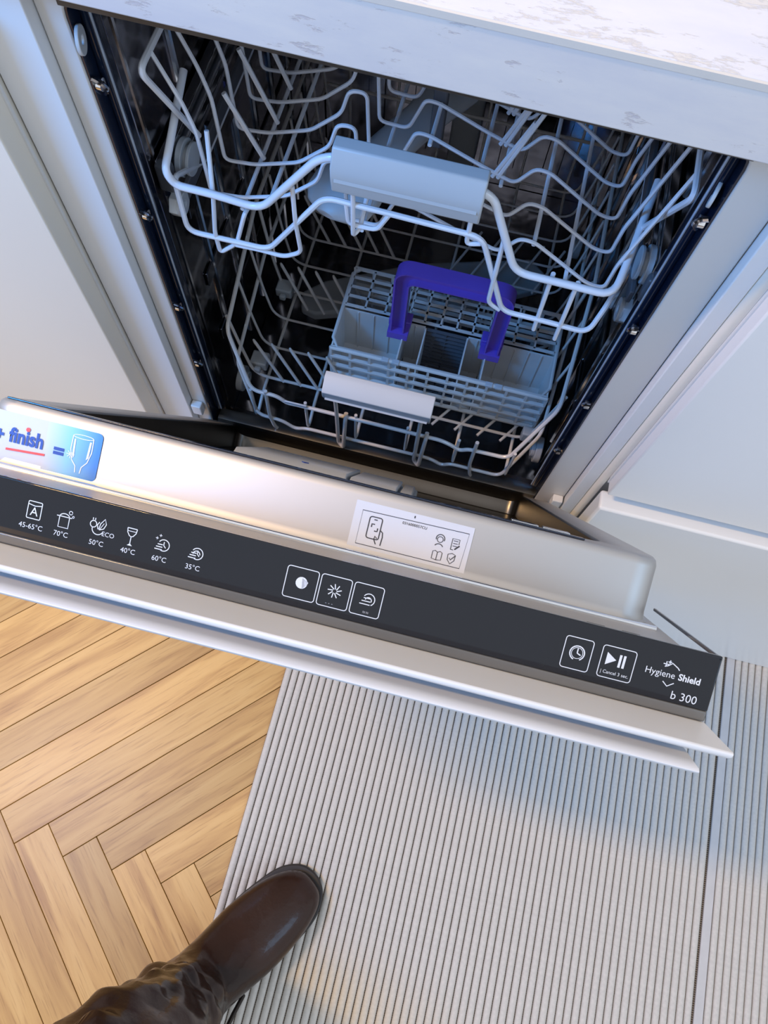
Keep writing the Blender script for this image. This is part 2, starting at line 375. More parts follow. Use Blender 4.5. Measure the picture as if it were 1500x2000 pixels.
for z in (0.40, 0.50, 0.60): tub.box(-0.205, -0.2025, 0.08, 0.50, z, z + 0.02); tub.box(0.2025, 0.205, 0.08, 0.50, z, z + 0.02)
for x in (-0.13, -0.065, 0.0, 0.065, 0.13): tub.box(x - 0.012, x + 0.012, 0.5205, 0.523, 0.30, 0.82)
build('tub', tub, M['steel'], dw, bevel=0.002)
sill = [(0.0115, 0.16), (0.0115, 0.322), (0.014, 0.3265), (0.020, 0.3275), (0.030, 0.323), (0.044, 0.290), (0.062, 0.263), (0.062, 0.24), (0.044, 0.16)]
build('sill', MB().prism_x(sill, -0.201, 0.201), M['steel_dark'], dw)
build('base_box', MB().box(-0.222, 0.222, 0.046, 0.53, 0.03, 0.159), M['plastic_dark'], dw, bevel=0.002)
build('plinth', MB().box(-0.224, 0.224, 0.050, 0.056, 0.0, 0.10), M['lacquer'], dw, bevel=0.001)
for sx in (-1, 1):
    for y in (0.10, 0.155, 0.21, 0.265, 0.32, 0.375, 0.43): build('glint_rib', MB().tube([(sx * 0.2045, y, 0.31), (sx * 0.2045, y, 0.66 - 0.02)], 0.0032, 8).tube([(sx * 0.2045, y + 0.02, 0.715), (sx * 0.2045, y + 0.02, 0.86)], 0.0032, 8), M['chrome'], dw)  # added chrome rods that give the tub walls vertical glints
build('sump_filter', MB().cyl((0.02, 0.28, 0.268), (0, 0, 1), 0.055, 0.012, 28).cyl((0.02, 0.28, 0.285), (0, 0, 1), 0.022, 0.03, 20), M['plastic_dark'], dw, bevel=0.001)
# racks' side rails and rollers
for sx in (-1, 1):
    build('rail', MB().prism_y([(sx * 0.203, 0.662), (sx * 0.196, 0.664), (sx * 0.196, 0.670), (sx * 0.200, 0.672), (sx * 0.200, 0.690), (sx * 0.196, 0.692), (sx * 0.196, 0.698), (sx * 0.203, 0.700)][::sx], 0.05, 0.50), M['chrome'], dw, bevel=0.0008)
    build('rail_end_cap', MB().box(*sorted((sx * 0.2035, sx * 0.190)), 0.046, 0.056, 0.672, 0.700), M['plastic_dark'], dw, bevel=0.003)
# spray arms
arm = MB()
pa = [((-0.079, 0.094, 0.632), 0.010, 0.003), ((-0.076, 0.099, 0.632), 0.024, 0.008), ((-0.072, 0.110, 0.632), 0.033, 0.012), ((-0.067, 0.127, 0.632), 0.034, 0.013), ((-0.058, 0.150, 0.630), 0.028, 0.012), ((-0.046, 0.180, 0.628), 0.020, 0.010), ((-0.020, 0.232, 0.628), 0.020, 0.009), ((0.0, 0.275, 0.628), 0.026, 0.010), ((0.02, 0.325, 0.628), 0.020, 0.009), ((0.055, 0.40, 0.628), 0.024, 0.010), ((0.068, 0.43, 0.628), 0.012, 0.004)]
ax_ = Vector((0.94, -0.34, 0)).normalized()
arm.loft([[Vector(c) + ax_ * w * math.cos(2 * math.pi * k / 20) + Vector((0, 0, 1)) * h * math.sin(2 * math.pi * k / 20) for k in range(20)] for c, w, h in pa])
build('upper_spray_arm', arm, M['handle'], dw, label='pale grey spray arm under the top rack')
arm = MB()
arm.prism_z([(-0.15, 0.20), (-0.155, 0.225), (-0.13, 0.25), (-0.02, 0.31), (0.13, 0.36), (0.155, 0.34), (0.15, 0.315), (0.05, 0.255), (-0.05, 0.225), (-0.13, 0.195)], 0.300, 0.316)
arm.cyl((0.0, 0.275, 0.30), (0, 0, 1), 0.030, 0.05, 24)
build('lower_spray_arm', arm, M['plastic'], dw, bevel=0.004, label='grey spray arm on the tub floor')
build('water_pipe', MB().box(-0.02, 0.02, 0.505, 0.521, 0.30, 0.63).box(-0.02, 0.02, 0.30, 0.521, 0.630, 0.642), M['plastic'], dw, bevel=0.003)

# ---- door: local frame  x, y' = outward face normal towards the tub, z' = up along the door, tilted 25.5 degrees
AN = math.radians(25.5); O = Vector((0, -0.0201, 0.3168))
DU = Vector((0, -math.sin(AN), math.cos(AN))); DV = Vector((0, math.cos(AN), math.sin(AN)))
def D(v): return O + Vector((v[0], 0, 0)) + DV * v[1] + DU * v[2]
def dbuild(name, mb, m, parent=None, bevel=0, smooth=True, label=None):
    return build(name, mb.xf(D), m, parent if parent is not None else dw, bevel, smooth, label)
HZ = 0.551
dbuild('door_body', MB().box(-0.2215, 0.2215, -0.0310, -0.0090, -0.06, HZ - 0.0035), M['liner'], bevel=0.001)
# liner: rounded box rim with a recessed middle
def rrect(hw, z0, z1, r, k=6):
    pts = []
    for cx, cz, a0 in ((hw - r, z1 - r, 0), (-hw + r, z1 - r, 90), (-hw + r, z0 + r, 180), (hw - r, z0 + r, 270)):
        for j in range(k + 1):
            a = math.radians(a0 + 90 * j / k); pts.append((cx + r * math.cos(a), cz + r * math.sin(a)))
    return pts
ln = MB()
outs = [(0.2165, 0.4640, 0.020, -0.0088), (0.2145, 0.4628, 0.019, -0.0076), (0.2135, 0.4622, 0.018, -0.003), (0.2130, 0.4620, 0.017, 0.026), (0.2120, 0.4610, 0.016, 0.0295), (0.2100, 0.4592, 0.015, 0.0312),
        (0.1815, 0.4360, 0.014, 0.0312), (0.1795, 0.4340, 0.013, 0.0298), (0.1785, 0.4330, 0.012, 0.0045), (0.1770, 0.431, 0.012, 0.0035)]
rings = []
for i, (hw, z1, r, y) in enumerate(outs):
    zb = -0.045 + (i * 0.0006 if i < 6 else 0.012 + (i - 6) * 0.001)
    rings.append([(x, y, z) for x, z in rrect(hw, zb, z1, r)])
ln.loft(rings, cap=False)
n = len(rings[-1]); ln.add(rings[-1], [tuple(range(n))])
liner = dbuild('door_liner', ln, M['liner'])
# recess faces get a darker copy of the liner steel, shade painted in
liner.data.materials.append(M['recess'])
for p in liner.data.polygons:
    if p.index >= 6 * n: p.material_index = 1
# notched seal retainer strips along the rim
dbuild('rim_gasket', MB().box(-0.205, 0.165, 0.0313, 0.0325, 0.449, 0.4555), M['rubber'], liner, bevel=0.0004)
for x in (0.12, 0.140):
    dbuild('rim_plate', MB().box(x, x + 0.017, 0.0313, 0.0330, 0.440, 0.4478), M['chrome'], liner, bevel=0.0004)
# bead between liner and control strip
dbuild('door_bead', MB().tube([(-0.215, -0.0085, 0.4715), (0.2150, -0.0085, 0.4715)], 0.0022, 10), M['chrome'], liner)
dbuild('door_bead', MB().tube([(-0.219, -0.0075, HZ - 0.012), (0.219, -0.0075, HZ - 0.012)], 0.0022, 8), M['chrome'], liner)
for sx in (-1, 1): dbuild('side_trim', MB().box(*sorted((sx * 0.2215, sx * 0.2232)), -0.0026, -0.0008, 0.438, HZ), M['rubber'], bevel=0.0004)
for x in (0.168, 0.188):
    dbuild('embossed_mark', MB().box(x, x + 0.010, -0.0092, -0.0086, 0.500, 0.5012), M['plastic_dark'], liner)
# dispenser on the recess floor
dp = dbuild('detergent_dispenser', MB().box(-0.100, 0.058, 0.0035, 0.019, 0.17, 0.322), M['plastic'], bevel=0.003)
dbuild('dispenser_lid', MB().prism_x([(0.0185, 0.18), (0.0255, 0.190), (0.0265, 0.305), (0.0185, 0.318)], -0.094, 0.000), M['handle'], dp, bevel=0.0012)
dbuild('rinse_aid_lid', MB().prism_x([(0.0185, 0.18), (0.0245, 0.190), (0.0250, 0.305), (0.0185, 0.318)], 0.003, 0.042), M['handle'], dp, bevel=0.0012)
dbuild('latch', MB().prism_x([(0.0185, 0.19), (0.0230, 0.20), (0.0230, 0.30), (0.0185, 0.312)], 0.0445, 0.055), M['plastic'], dp, bevel=0.0012)
dbuild('blue_pointer', MB().prism_y([(-0.040, 0.297), (-0.034, 0.297), (-0.037, 0.303)], 0.0262, 0.0272), M['blue_ink'], dp)

# ---- control strip on the door's top edge
cp = dbuild('control_panel', MB().box(-0.2235, 0.2235, -0.0288, -0.0004, HZ - 0.003, HZ), M['panel'], bevel=0.0007, label='black glossy touch control strip')
dbuild('panel_border', MB().box(-0.2235, 0.2235, -0.0342, -0.0289, HZ - 0.02, HZ - 0.0002), M['panel_edge'], cp, bevel=0.0008, label='smoky clear front edge of the strip')
ZP = HZ + 0.0002
def flat(mb, z=None): return mb
def stroke(mb, pts, w, z=ZP, closed=False):
    P = [Vector((p[0], p[1])) for p in pts]; m = len(P); L = []
    for i in range(m):
        if closed: t = P[(i + 1) % m] - P[i - 1]
        else: t = P[min(i + 1, m - 1)] - P[max(i - 1, 0)]
        t.normalize(); nn = Vector((-t.y, t.x)) * w / 2
        L.append((P[i] + nn, P[i] - nn))
    vs = []; fs = []
    for a, b in L: vs += [(a.x, a.y, z), (b.x, b.y, z)]
    for i in range(m if closed else m - 1):
        j = (i + 1) % m; fs.append((2 * i, 2 * i + 1, 2 * j + 1, 2 * j))
    return mb.add(vs, fs)
def disc(mb, c, r, z=ZP, n=16): return mb.add([(c[0] + r * math.cos(2 * math.pi * k / n), c[1] + r * math.sin(2 * math.pi * k / n), z) for k in range(n)], [tuple(range(n))])
def poly(mb, pts, z=ZP): return mb.add([(p[0], p[1], z) for p in pts], [tuple(range(len(pts)))])
def arc(c, r, a0, a1, k=14, ry=None):
    return [(c[0] + r * math.cos(math.radians(a0 + (a1 - a0) * j / k)), c[1] + (ry or r) * math.sin(math.radians(a0 + (a1 - a0) * j / k))) for j in range(k + 1)]
def rbox2(x0, x1, y0, y1, r):
    return arc((x1 - r, y1 - r), r, 0, 90, 4) + arc((x0 + r, y1 - r), r, 90, 180, 4) + arc((x0 + r, y0 + r), r, 180, 270, 4) + arc((x1 - r, y0 + r), r, 270, 360, 4)
def text(body, x, y, size, m, parent, name='lettering', z=ZP, align='CENTER', sx=1.0, bold=0.0, shear=0.0):
    c = bpy.data.curves.new(name, 'FONT'); c.body = body; c.size = size; c.align_x = align; c.align_y = 'CENTER'
    c.offset = bold; c.shear = shear; c.resolution_u = 3
    o = bpy.data.objects.new(name, c); COL.objects.link(o); c.materials.append(m)
    R = Matrix((Vector((1, 0, 0)), DV, DU)).transposed().to_4x4()
    W = Matrix.Translation(D((x, y, z))) @ R @ Matrix.Diagonal((sx, 1, 1, 1))
    o.parent = parent; o.matrix_parent_inverse = Matrix.Identity(4)
    o.matrix_parent_inverse = (WORLD[parent.name]).inverted() if parent.name in WORLD else Matrix.Identity(4)
    o.matrix_basis = W
    TEXTS.append(o)
    return o
LW = 0.00045
TEXTS = []
def icon(mb, label=None, m='print'): return dbuild('icon', mb, M[m], cp, smooth=False, label=label)
# bag with letter A
i = MB(); stroke(i, rbox2(-0.1300, -0.1228, -0.0180, -0.0092, 0.0006), LW, closed=True); stroke(i, [(-0.1298, -0.0108), (-0.1264, -0.0114), (-0.1230, -0.0108)], LW)
icon(i); text('A', -0.1264, -0.0145, 0.0062, M['print'], cp)
# pot with bubbles
i = MB(); stroke(i, [(-0.1130, -0.0128), (-0.1130, -0.0186), (-0.1078, -0.0186), (-0.1078, -0.0128)], LW); stroke(i, [(-0.1145, -0.0130), (-0.1066, -0.0130)], LW)
stroke(i, arc((-0.1104, -0.0132), 0.0026, 0, 180, 8, 0.0018), LW); stroke(i, arc((-0.1076, -0.0104), 0.0009, 0, 340, 10), LW * 0.8); stroke(i, arc((-0.1060, -0.0122), 0.0005, 0, 340, 8), LW * 0.7); icon(i)
# eco plug and leaf
i = MB(); stroke(i, arc((-0.0952, -0.0128), 0.0017, 0, 360, 12), LW); stroke(i, [(-0.0958, -0.0108), (-0.0958, -0.0096)], LW); stroke(i, [(-0.0946, -0.0108), (-0.0946, -0.0096)], LW)
stroke(i, arc((-0.0925, -0.0148), 0.0030, 170, 340, 12), LW); stroke(i, [(-0.0925, -0.0150), (-0.0931, -0.0128), (-0.0922, -0.0112)], LW)
stroke(i, [(-0.0920, -0.0150), (-0.0916, -0.0120), (-0.0896, -0.0092), (-0.0886, -0.0118), (-0.0896, -0.0142), (-0.0918, -0.0152)], LW); stroke(i, [(-0.0916, -0.0150), (-0.0898, -0.0114)], LW * 0.7); icon(i)
text('ECO', -0.0868, -0.0168, 0.0033, M['print'], cp)
# glass
i = MB(); stroke(i, [(-0.0775, -0.0103), (-0.0725, -0.0103)], LW); stroke(i, [(-0.0775, -0.0103), (-0.0772, -0.0125), (-0.0760, -0.0142), (-0.0750, -0.0146), (-0.0740, -0.0142), (-0.0728, -0.0125), (-0.0725, -0.0103)], LW)
stroke(i, [(-0.0772, -0.0118), (-0.0728, -0.0118)], LW * 0.7); stroke(i, [(-0.0750, -0.0146), (-0.0750, -0.0182)], LW); poly(i, [(-0.0764, -0.0192), (-0.0736, -0.0192), (-0.0750, -0.0180)]); icon(i)
# quick dishes
for cx, t in ((-0.0588, 0.0), (-0.0412, 0.0)):
    i = MB(); stroke(i, arc((cx + 0.0010, -0.0148), 0.0029, -130, 150, 16), LW)
    for q in range(3): stroke(i, [(cx - 0.0034 + q * 0.0006, -0.0172 + q * 0.0013), (cx + 0.0005, -0.0172 + q * 0.0013)], LW * 1.1)
    stroke(i, [(cx + 0.0010, -0.0148), (cx + 0.0022, -0.0160)], LW); stroke(i, [(cx + 0.0010, -0.0148), (cx + 0.0010, -0.0130)], LW)
    if cx < -0.05:
        for q, (ox, oy) in enumerate(((-0.0030, -0.0118), (-0.0014, -0.0102))): stroke(i, [(cx + ox - 0.0007, oy), (cx + ox + 0.0007, oy)], LW * 0.7); stroke(i, [(cx + ox, oy - 0.0007), (cx + ox, oy + 0.0007)], LW * 0.7)
    else: stroke(i, arc((cx + 0.0006, -0.0152), 0.0018, 0, 180, 8), LW)
    icon(i)
for s, x in (('45-65\u00b0C', -0.1268), ('70\u00b0C', -0.1108), ('50\u00b0C', -0.0920), ('40\u00b0C', -0.0752), ('60\u00b0C', -0.0588), ('35\u00b0C', -0.0412)):
    text(s, x, -0.0222, 0.0037, M['print'], cp)
# push keys
def key(x0, x1, y0=-0.0245, y1=-0.0086):
    b_ = MB(); stroke(b_, rbox2(x0, x1, y0, y1, 0.0014), 0.00042, closed=True)
    k_ = dbuild('button', b_, M['print'], cp, smooth=False)
    return k_
for x0, x1 in ((-0.1616, -0.1462), (0.0060, 0.0222), (0.0236, 0.0392), (0.0406, 0.0556), (0.1480, 0.1618), (0.1666, 0.1832)): key(x0, x1)
i = MB(); disc(i, (0.0143, -0.0160), 0.0030); poly(i, [(0.0143, -0.0135), (0.0176, -0.0152), (0.0172, -0.0165), (0.0150, -0.0190)]); icon(i)
i = MB()
for q in range(9):
    a = q * math.pi * 2 / 9; stroke(i, [(0.0314 + 0.0010 * math.cos(a), -0.0160 + 0.0010 * math.sin(a)), (0.0314 + 0.0036 * math.cos(a + 0.3), -0.0160 + 0.0036 * math.sin(a + 0.3))], 0.0005)
icon(i)
i = MB()
for q in range(3): stroke(i, [(0.0447 + q * 0.0008, -0.0186 + q * 0.0016), (0.0500, -0.0186 + q * 0.0016)], LW)
stroke(i, arc((0.0490, -0.0160), 0.0030, -60, 150, 12), LW); stroke(i, arc((0.0488, -0.0165), 0.0016, -20, 170, 8), LW); icon(i)
for q, x in enumerate((0.0300, 0.0488)): text('\u2248\u2248' if q else '- - -', x, -0.0226, 0.0026, M['print_soft'], cp)
i = MB(); stroke(i, arc((0.1549, -0.0162), 0.0036, -60, 250, 20), 0.0006); stroke(i, [(0.1549, -0.0162), (0.1549, -0.0138)], 0.0006); stroke(i, [(0.1549, -0.0162), (0.1568, -0.0170)], 0.0006); stroke(i, arc((0.1549, -0.0162), 0.0028, 0, 360, 20), 0.0003); icon(i)
i = MB(); poly(i, [(0.1692, -0.0118), (0.1692, -0.0182), (0.1742, -0.0150)]); poly(i, [(0.1754, -0.0118), (0.1766, -0.0118), (0.1766, -0.0182), (0.1754, -0.0182)]); poly(i, [(0.1774, -0.0118), (0.1786, -0.0118), (0.1786, -0.0182), (0.1774, -0.0182)]); icon(i)
text('| Cancel 3 sec.', 0.1749, -0.0217, 0.0024, M['print'], cp)
text('Hygiene', 0.1962, -0.0155, 0.0046, M['print'], cp); text('Shield', 0.2108, -0.0155, 0.0046, M['print'], cp, bold=0.00012)
i = MB(); stroke(i, [(0.1975, -0.0118), (0.1990, -0.0112), (0.2010, -0.0095), (0.2040, -0.0112), (0.2050, -0.0122)], 0.0005); stroke(i, [(0.1985, -0.0192), (0.2010, -0.0212), (0.2040, -0.0190)], 0.0005)
for ox, oy, r in ((0.1980, -0.0105, 0.0014), (0.1996, -0.0092, 0.0009)): stroke(i, [(ox - r, oy), (ox + r, oy)], 0.0005); stroke(i, [(ox, oy - r), (ox, oy + r)], 0.0005)
icon(i)
text('b 300', 0.2105, -0.0250, 0.0058, M['print'], cp)

# ---- stickers on the liner's top face
ZS = 0.4622
sv = dbuild('service_sticker', MB().box(0.0248, 0.0983, -0.0068, 0.0232, ZS - 0.0002, ZS + 0.0003), M['paper'], smooth=False, label='white service sticker with phone and help symbols')
zs = ZS + 0.0005
i = MB(); stroke(i, [(0.0297, -0.0030), (0.0297, 0.0178), (0.0958, 0.0190), (0.0948, -0.0030)], 0.0004, zs, True); stroke(i, [(0.0614, 0.0203), (0.0614, 0.0218)], 0.0007, zs)
dbuild('border_line', i, M['ink'], sv, smooth=False)
i = MB(); p_ = rbox2(0.0350, 0.0428, 0.0018, 0.0152, 0.0014); stroke(i, p_, 0.0006, zs, True)
stroke(i, [(0.0378, 0.0136), (0.0398, 0.0136)], 0.0006, zs); stroke(i, [(0.0370, 0.0088), (0.0370, 0.0108), (0.0388, 0.0108)], 0.0007, zs); stroke(i, [(0.0410, 0.0088), (0.0410, 0.0068), (0.0392, 0.0068)], 0.0007, zs)
stroke(i, [(0.0428, 0.0080), (0.0445, 0.0068), (0.0450, 0.0040), (0.0447, -0.0012)], 0.0006, zs); stroke(i, [(0.0418, -0.0010), (0.0402, 0.0018), (0.0404, 0.0038), (0.0418, 0.0026)], 0.0006, zs)
dbuild('phone_symbol', i, M['ink'], sv, smooth=False)
i = MB(); stroke(i, arc((0.0795, 0.0120), 0.0026, -20, 200, 12), 0.0005, zs); stroke(i, arc((0.0795, 0.0115), 0.0018, 0, 360, 12), 0.0004, zs); stroke(i, arc((0.0795, 0.0060), 0.0028, 30, 150, 8), 0.0005, zs)
dbuild('headset_symbol', i, M['ink'], sv, smooth=False)
i = MB(); stroke(i, [(0.0868, 0.0072), (0.0868, 0.0140), (0.0912, 0.0140), (0.0912, 0.0110)], 0.0004, zs); stroke(i, [(0.0868, 0.0072), (0.0885, 0.0072)], 0.0004, zs)
for q in range(3): stroke(i, [(0.0876, 0.0128 - q * 0.0016), (0.0904, 0.0128 - q * 0.0016)], 0.0004, zs)
stroke(i, [(0.0892, 0.0076), (0.0918, 0.0104)], 0.0008, zs); dbuild('notepad_symbol', i, M['ink'], sv, smooth=False)
i = MB(); stroke(i, [(0.0768, 0.0038), (0.0782, 0.0044), (0.0797, 0.0036), (0.0812, 0.0044), (0.0826, 0.0038), (0.0826, -0.0008), (0.0797, -0.0012), (0.0768, -0.0008)], 0.0004, zs, True); stroke(i, [(0.0797, 0.0036), (0.0797, -0.0012)], 0.0004, zs)
dbuild('book_symbol', i, M['ink'], sv, smooth=False)
i = MB(); stroke(i, [(0.0862, 0.0040), (0.0885, 0.0050), (0.0908, 0.0042), (0.0906, 0.0008), (0.0885, -0.0016), (0.0864, 0.0008)], 0.0004, zs, True); stroke(i, [(0.0874, 0.0020), (0.0882, 0.0008), (0.0906, 0.0038)], 0.0005, zs)
dbuild('shield_symbol', i, M['ink'], sv, smooth=False)
text('0316000057CU', 0.0625, 0.0160, 0.0024, M['ink'], sv, z=zs)

ad = dbuild('tablet_sticker', MB().box(-0.2095, -0.158, -0.0070, 0.0242, ZS - 0.0002, ZS + 0.0002), M['paper'], smooth=False, label='white and blue dishwasher tablet sticker')
bl = [(-0.172, 0.0242)] + arc((-0.1395, 0.0212), 0.003, 90, 0, 5) + arc((-0.1395, -0.0032), 0.003, 0, -90, 5) + [(-0.172, -0.0070)]
i = MB(); n2 = len(bl); i.add([(x, y, ZS + 0.0004) for x, y in bl[::-1]], [tuple(range(n2))]); blue = build('blue_corner', MB(), M['sticker_blue'], ad) if False else None
me = bpy.data.meshes.new('blue_corner'); me.from_pydata([tuple(D(v)) for v in i.v], [], i.f); ob = bpy.data.objects.new('blue_corner', me); COL.objects.link(ob); me.materials.append(M['sticker_blue']); WORLD[ob.name] = Matrix.Identity(4); attach(ob, ad)
zs2 = ZS + 0.0007
text('finish', -0.1838, 0.0100, 0.0125, M['blue_ink'], ad, z=zs2, bold=0.0004, sx=0.86)
text('+', -0.2015, 0.0090, 0.0105, M['blue_ink'], ad, z=zs2, bold=0.0005)
text('=', -0.1625, 0.0068, 0.0120, M['blue_ink'], ad, z=zs2, bold=0.0005)
i = MB(); poly(i, [(-0.1958, 0.0018), (-0.1708, 0.0036), (-0.1708, 0.0022), (-0.1958, 0.0004)], zs2); disc(i, (-0.1838, 0.0158), 0.0014, zs2); dbuild('red_stripe', i, M['red_ink'], ad, smooth=False)
i = MB(); stroke(i, arc((-0.1485, 0.0195), 0.0065, 0, 360, 20, 0.0012), 0.0004, zs2)
stroke(i, [(-0.155, 0.0195), (-0.1552, 0.0110), (-0.1535, 0.0045), (-0.1505, 0.0010), (-0.1500, -0.0030)], 0.0006, zs2); stroke(i, [(-0.142, 0.0195), (-0.1418, 0.0110), (-0.1435, 0.0045), (-0.1465, 0.0010), (-0.1470, -0.0030)], 0.0006, zs2)
poly(i, [(-0.1540, 0.0175), (-0.1530, 0.0175), (-0.1524, 0.0060), (-0.1536, 0.0070)], zs2); poly(i, [(-0.1440, 0.0175), (-0.1428, 0.0175), (-0.1432, 0.0075), (-0.1446, 0.0060)], zs2)
for a in range(4):
    c_, s_ = math.cos(a * math.pi / 4), math.sin(a * math.pi / 4); stroke(i, [(-0.1548 - 0.0026 * c_, 0.0075 - 0.0026 * s_), (-0.1548 + 0.0026 * c_, 0.0075 + 0.0026 * s_)], 0.0004, zs2)
dbuild('glass_drawing', i, M['white_ink'], ad, smooth=False)

# ---- furniture front hung on the door, with its edge pull
fp = dbuild('furniture_front', MB().prism_x([(-0.0346, 0.40), (-0.0346, 0.5872), (-0.0356, 0.5880), (-0.0372, 0.5872), (-0.0390, 0.5835), (-0.0395, 0.5790), (-0.0395, 0.40)], -0.2240, 0.2244).box(-0.2240, 0.2244, -0.0530, -0.0346, -0.10, 0.52), M['front_white'], bevel=0.0018, label='white furniture front')
pull = [(-0.0396, 0.505), (-0.0396, 0.566), (-0.0405, 0.562), (-0.0425, 0.560), (-0.0440, 0.564), (-0.0446, 0.580), (-0.0450, 0.5890), (-0.0462, 0.5905), (-0.0475, 0.5890), (-0.0480, 0.575), (-0.0500, 0.545), (-0.0532, 0.525), (-0.0532, 0.505)]
dbuild('edge_pull', MB().prism_x(pull, -0.2120, 0.2110), M['pull_white'], bevel=0.0004, label='white lipped edge pull')

# ------------------------------------------------------------------ upper rack
ur = thing('upper_rack', 'upper dish rack of pale grey coated wire with a wide plastic handle', 'dish rack', (0, 0.26, 0.64))
R_ = [(-0.187, 0.100, 0.745), (-0.1840, 0.030, 0.716), (-0.1783, 0.0300, 0.7035), (-0.1479, 0.030, 0.7030), (-0.1107, 0.030, 0.6990), (-0.0632, 0.030, 0.7633), (-0.0480, 0.030, 0.7700),
      (0.0480, 0.030, 0.7700), (0.0615, 0.030, 0.7640), (0.0900, 0.030, 0.6950), (0.1332, 0.030, 0.6946), (0.1670, 0.030, 0.6938), (0.1720, 0.060, 0.706), (0.1810, 0.125, 0.718)]
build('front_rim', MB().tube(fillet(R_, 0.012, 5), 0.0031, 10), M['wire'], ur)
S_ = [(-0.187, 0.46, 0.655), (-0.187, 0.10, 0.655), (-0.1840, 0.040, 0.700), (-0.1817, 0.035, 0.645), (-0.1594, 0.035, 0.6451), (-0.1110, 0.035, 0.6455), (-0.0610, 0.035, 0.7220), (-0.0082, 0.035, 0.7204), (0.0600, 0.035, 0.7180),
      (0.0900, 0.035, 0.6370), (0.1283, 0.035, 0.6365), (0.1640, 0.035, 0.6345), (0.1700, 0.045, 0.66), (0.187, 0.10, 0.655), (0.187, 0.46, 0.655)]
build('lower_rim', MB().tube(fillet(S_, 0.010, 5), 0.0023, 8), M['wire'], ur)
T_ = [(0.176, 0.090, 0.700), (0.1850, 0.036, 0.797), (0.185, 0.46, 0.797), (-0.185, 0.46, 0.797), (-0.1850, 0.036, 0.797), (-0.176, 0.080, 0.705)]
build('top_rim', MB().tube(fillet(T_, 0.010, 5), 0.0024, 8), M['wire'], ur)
prof = [(-0.184, 0.797), (-0.170, 0.760), (-0.1640, 0.735), (-0.1625, 0.6740), (-0.136, 0.6765), (-0.098, 0.690), (-0.072, 0.714), (-0.0655, 0.737), (-0.0515, 0.738), (-0.0485, 0.681), (-0.0230, 0.680), (-0.0110, 0.712), (0.000, 0.7115),
        (0.041, 0.695), (0.0745, 0.683), (0.0880, 0.7030), (0.1000, 0.7020), (0.1310, 0.6820), (0.1500, 0.6700), (0.1640, 0.6690), (0.1655, 0.700), (0.184, 0.797)]
cw = MB().tube(fillet([(x, 0.0, z) for x, z in prof], 0.0065, 4), 0.0016, 7)
c0 = build('cross_wire', cw, M['wire'], ur); c0.location = (0, 0.055, 0)
for k in range(1, 12):
    c = c0.copy(); COL.objects.link(c); c.location = (0, 0.055 + 0.035 * k, 0)
for x, z, y0 in ((-0.135, 0.6715, 0.048), (-0.1148, 0.6745, 0.056), (-0.0355, 0.6765, 0.05), (0.0015, 0.7075, 0.12), (0.0995, 0.6985, 0.056), (0.1310, 0.6785, 0.046), (0.045, 0.690, 0.12), (0.064, 0.6825, 0.12)):
    build('long_wire', MB().tube([(x, y0, z - 0.0005), (x, 0.46, z - 0.0005)], 0.0018, 7), M['wire'], ur)
V_ = [[(-0.0846, 0.033, 0.7286), (-0.0852, 0.034, 0.6898), (-0.0832, 0.036, 0.6500), (-0.0988, 0.036, 0.6392), (-0.1193, 0.036, 0.6406), (-0.1409, 0.036, 0.6397)],
      [(-0.1549, 0.054, 0.7400), (-0.1514, 0.036, 0.6969), (-0.1572, 0.035, 0.6503), (-0.157, 0.036, 0.6242), (-0.1408, 0.038, 0.6391), (-0.1285, 0.038, 0.6798), (-0.1300, 0.052, 0.672)],
      [(-0.0442, 0.035, 0.7202), (-0.0427, 0.036, 0.6980), (-0.0200, 0.036, 0.6985), (-0.0112, 0.035, 0.7188)],
      [(-0.0388, 0.033, 0.7500), (-0.0385, 0.034, 0.6883), (-0.0345, 0.040, 0.6910), (-0.0325, 0.052, 0.7117)],
      [(0.0756, 0.033, 0.7250), (0.077, 0.034, 0.6450), (0.0878, 0.035, 0.6374)],
      [(0.1388, 0.033, 0.6958), (0.1408, 0.035, 0.6150)], [(0.119, 0.036, 0.6958), (0.1210, 0.036, 0.6200)], [(0.049, 0.034, 0.756), (0.0490, 0.036, 0.706), (0.0600, 0.036, 0.710)]]
for v in V_: build('front_post', MB().tube(fillet(v, 0.006, 4), 0.0019, 8), M['wire'], ur)
for y in (0.125, 0.16, 0.195, 0.23, 0.30, 0.37):
    for bx, tx in ((0.0600, 0.0840), (0.0555, 0.0780)):
        build('tine', MB().tube([(bx, y, 0.685), (tx, y + 0.004, 0.755 if bx == 0.0600 else 0.742)], 0.0019, 7), M['wire'], ur)
for y, z in ((0.10, 0.742), (0.14, 0.748), (0.18, 0.75), (0.22, 0.75)):
    build('tine', MB().tube([(-0.132, y, 0.674), (-0.158, y, z - 0.01)], 0.0021, 7), M['wire'], ur)
build('flip_bar', MB().box(-0.006, 0.006, 0.165, 0.175, 0.66, 0.735), M['plastic_dark'], ur, bevel=0.002)
build('rear_clip', MB().box(-0.062, -0.030, 0.27, 0.278, 0.66, 0.70), M['handle'], ur, bevel=0.002)
hp = [(0.0225, 0.744), (0.0200, 0.757), (0.0195, 0.7680), (0.0275, 0.7800), (0.0385, 0.7800), (0.0385, 0.762), (0.034, 0.762), (0.0340, 0.745)]
hn = build('handle', MB().prism_x(hp, -0.0520, 0.0552), M['handle'], ur, bevel=0.0014)
build('handle_ridge', MB().prism_x([(0.0222, 0.7545), (0.0190, 0.7570), (0.0198, 0.7595)], -0.049, 0.052), M['handle'], hn)
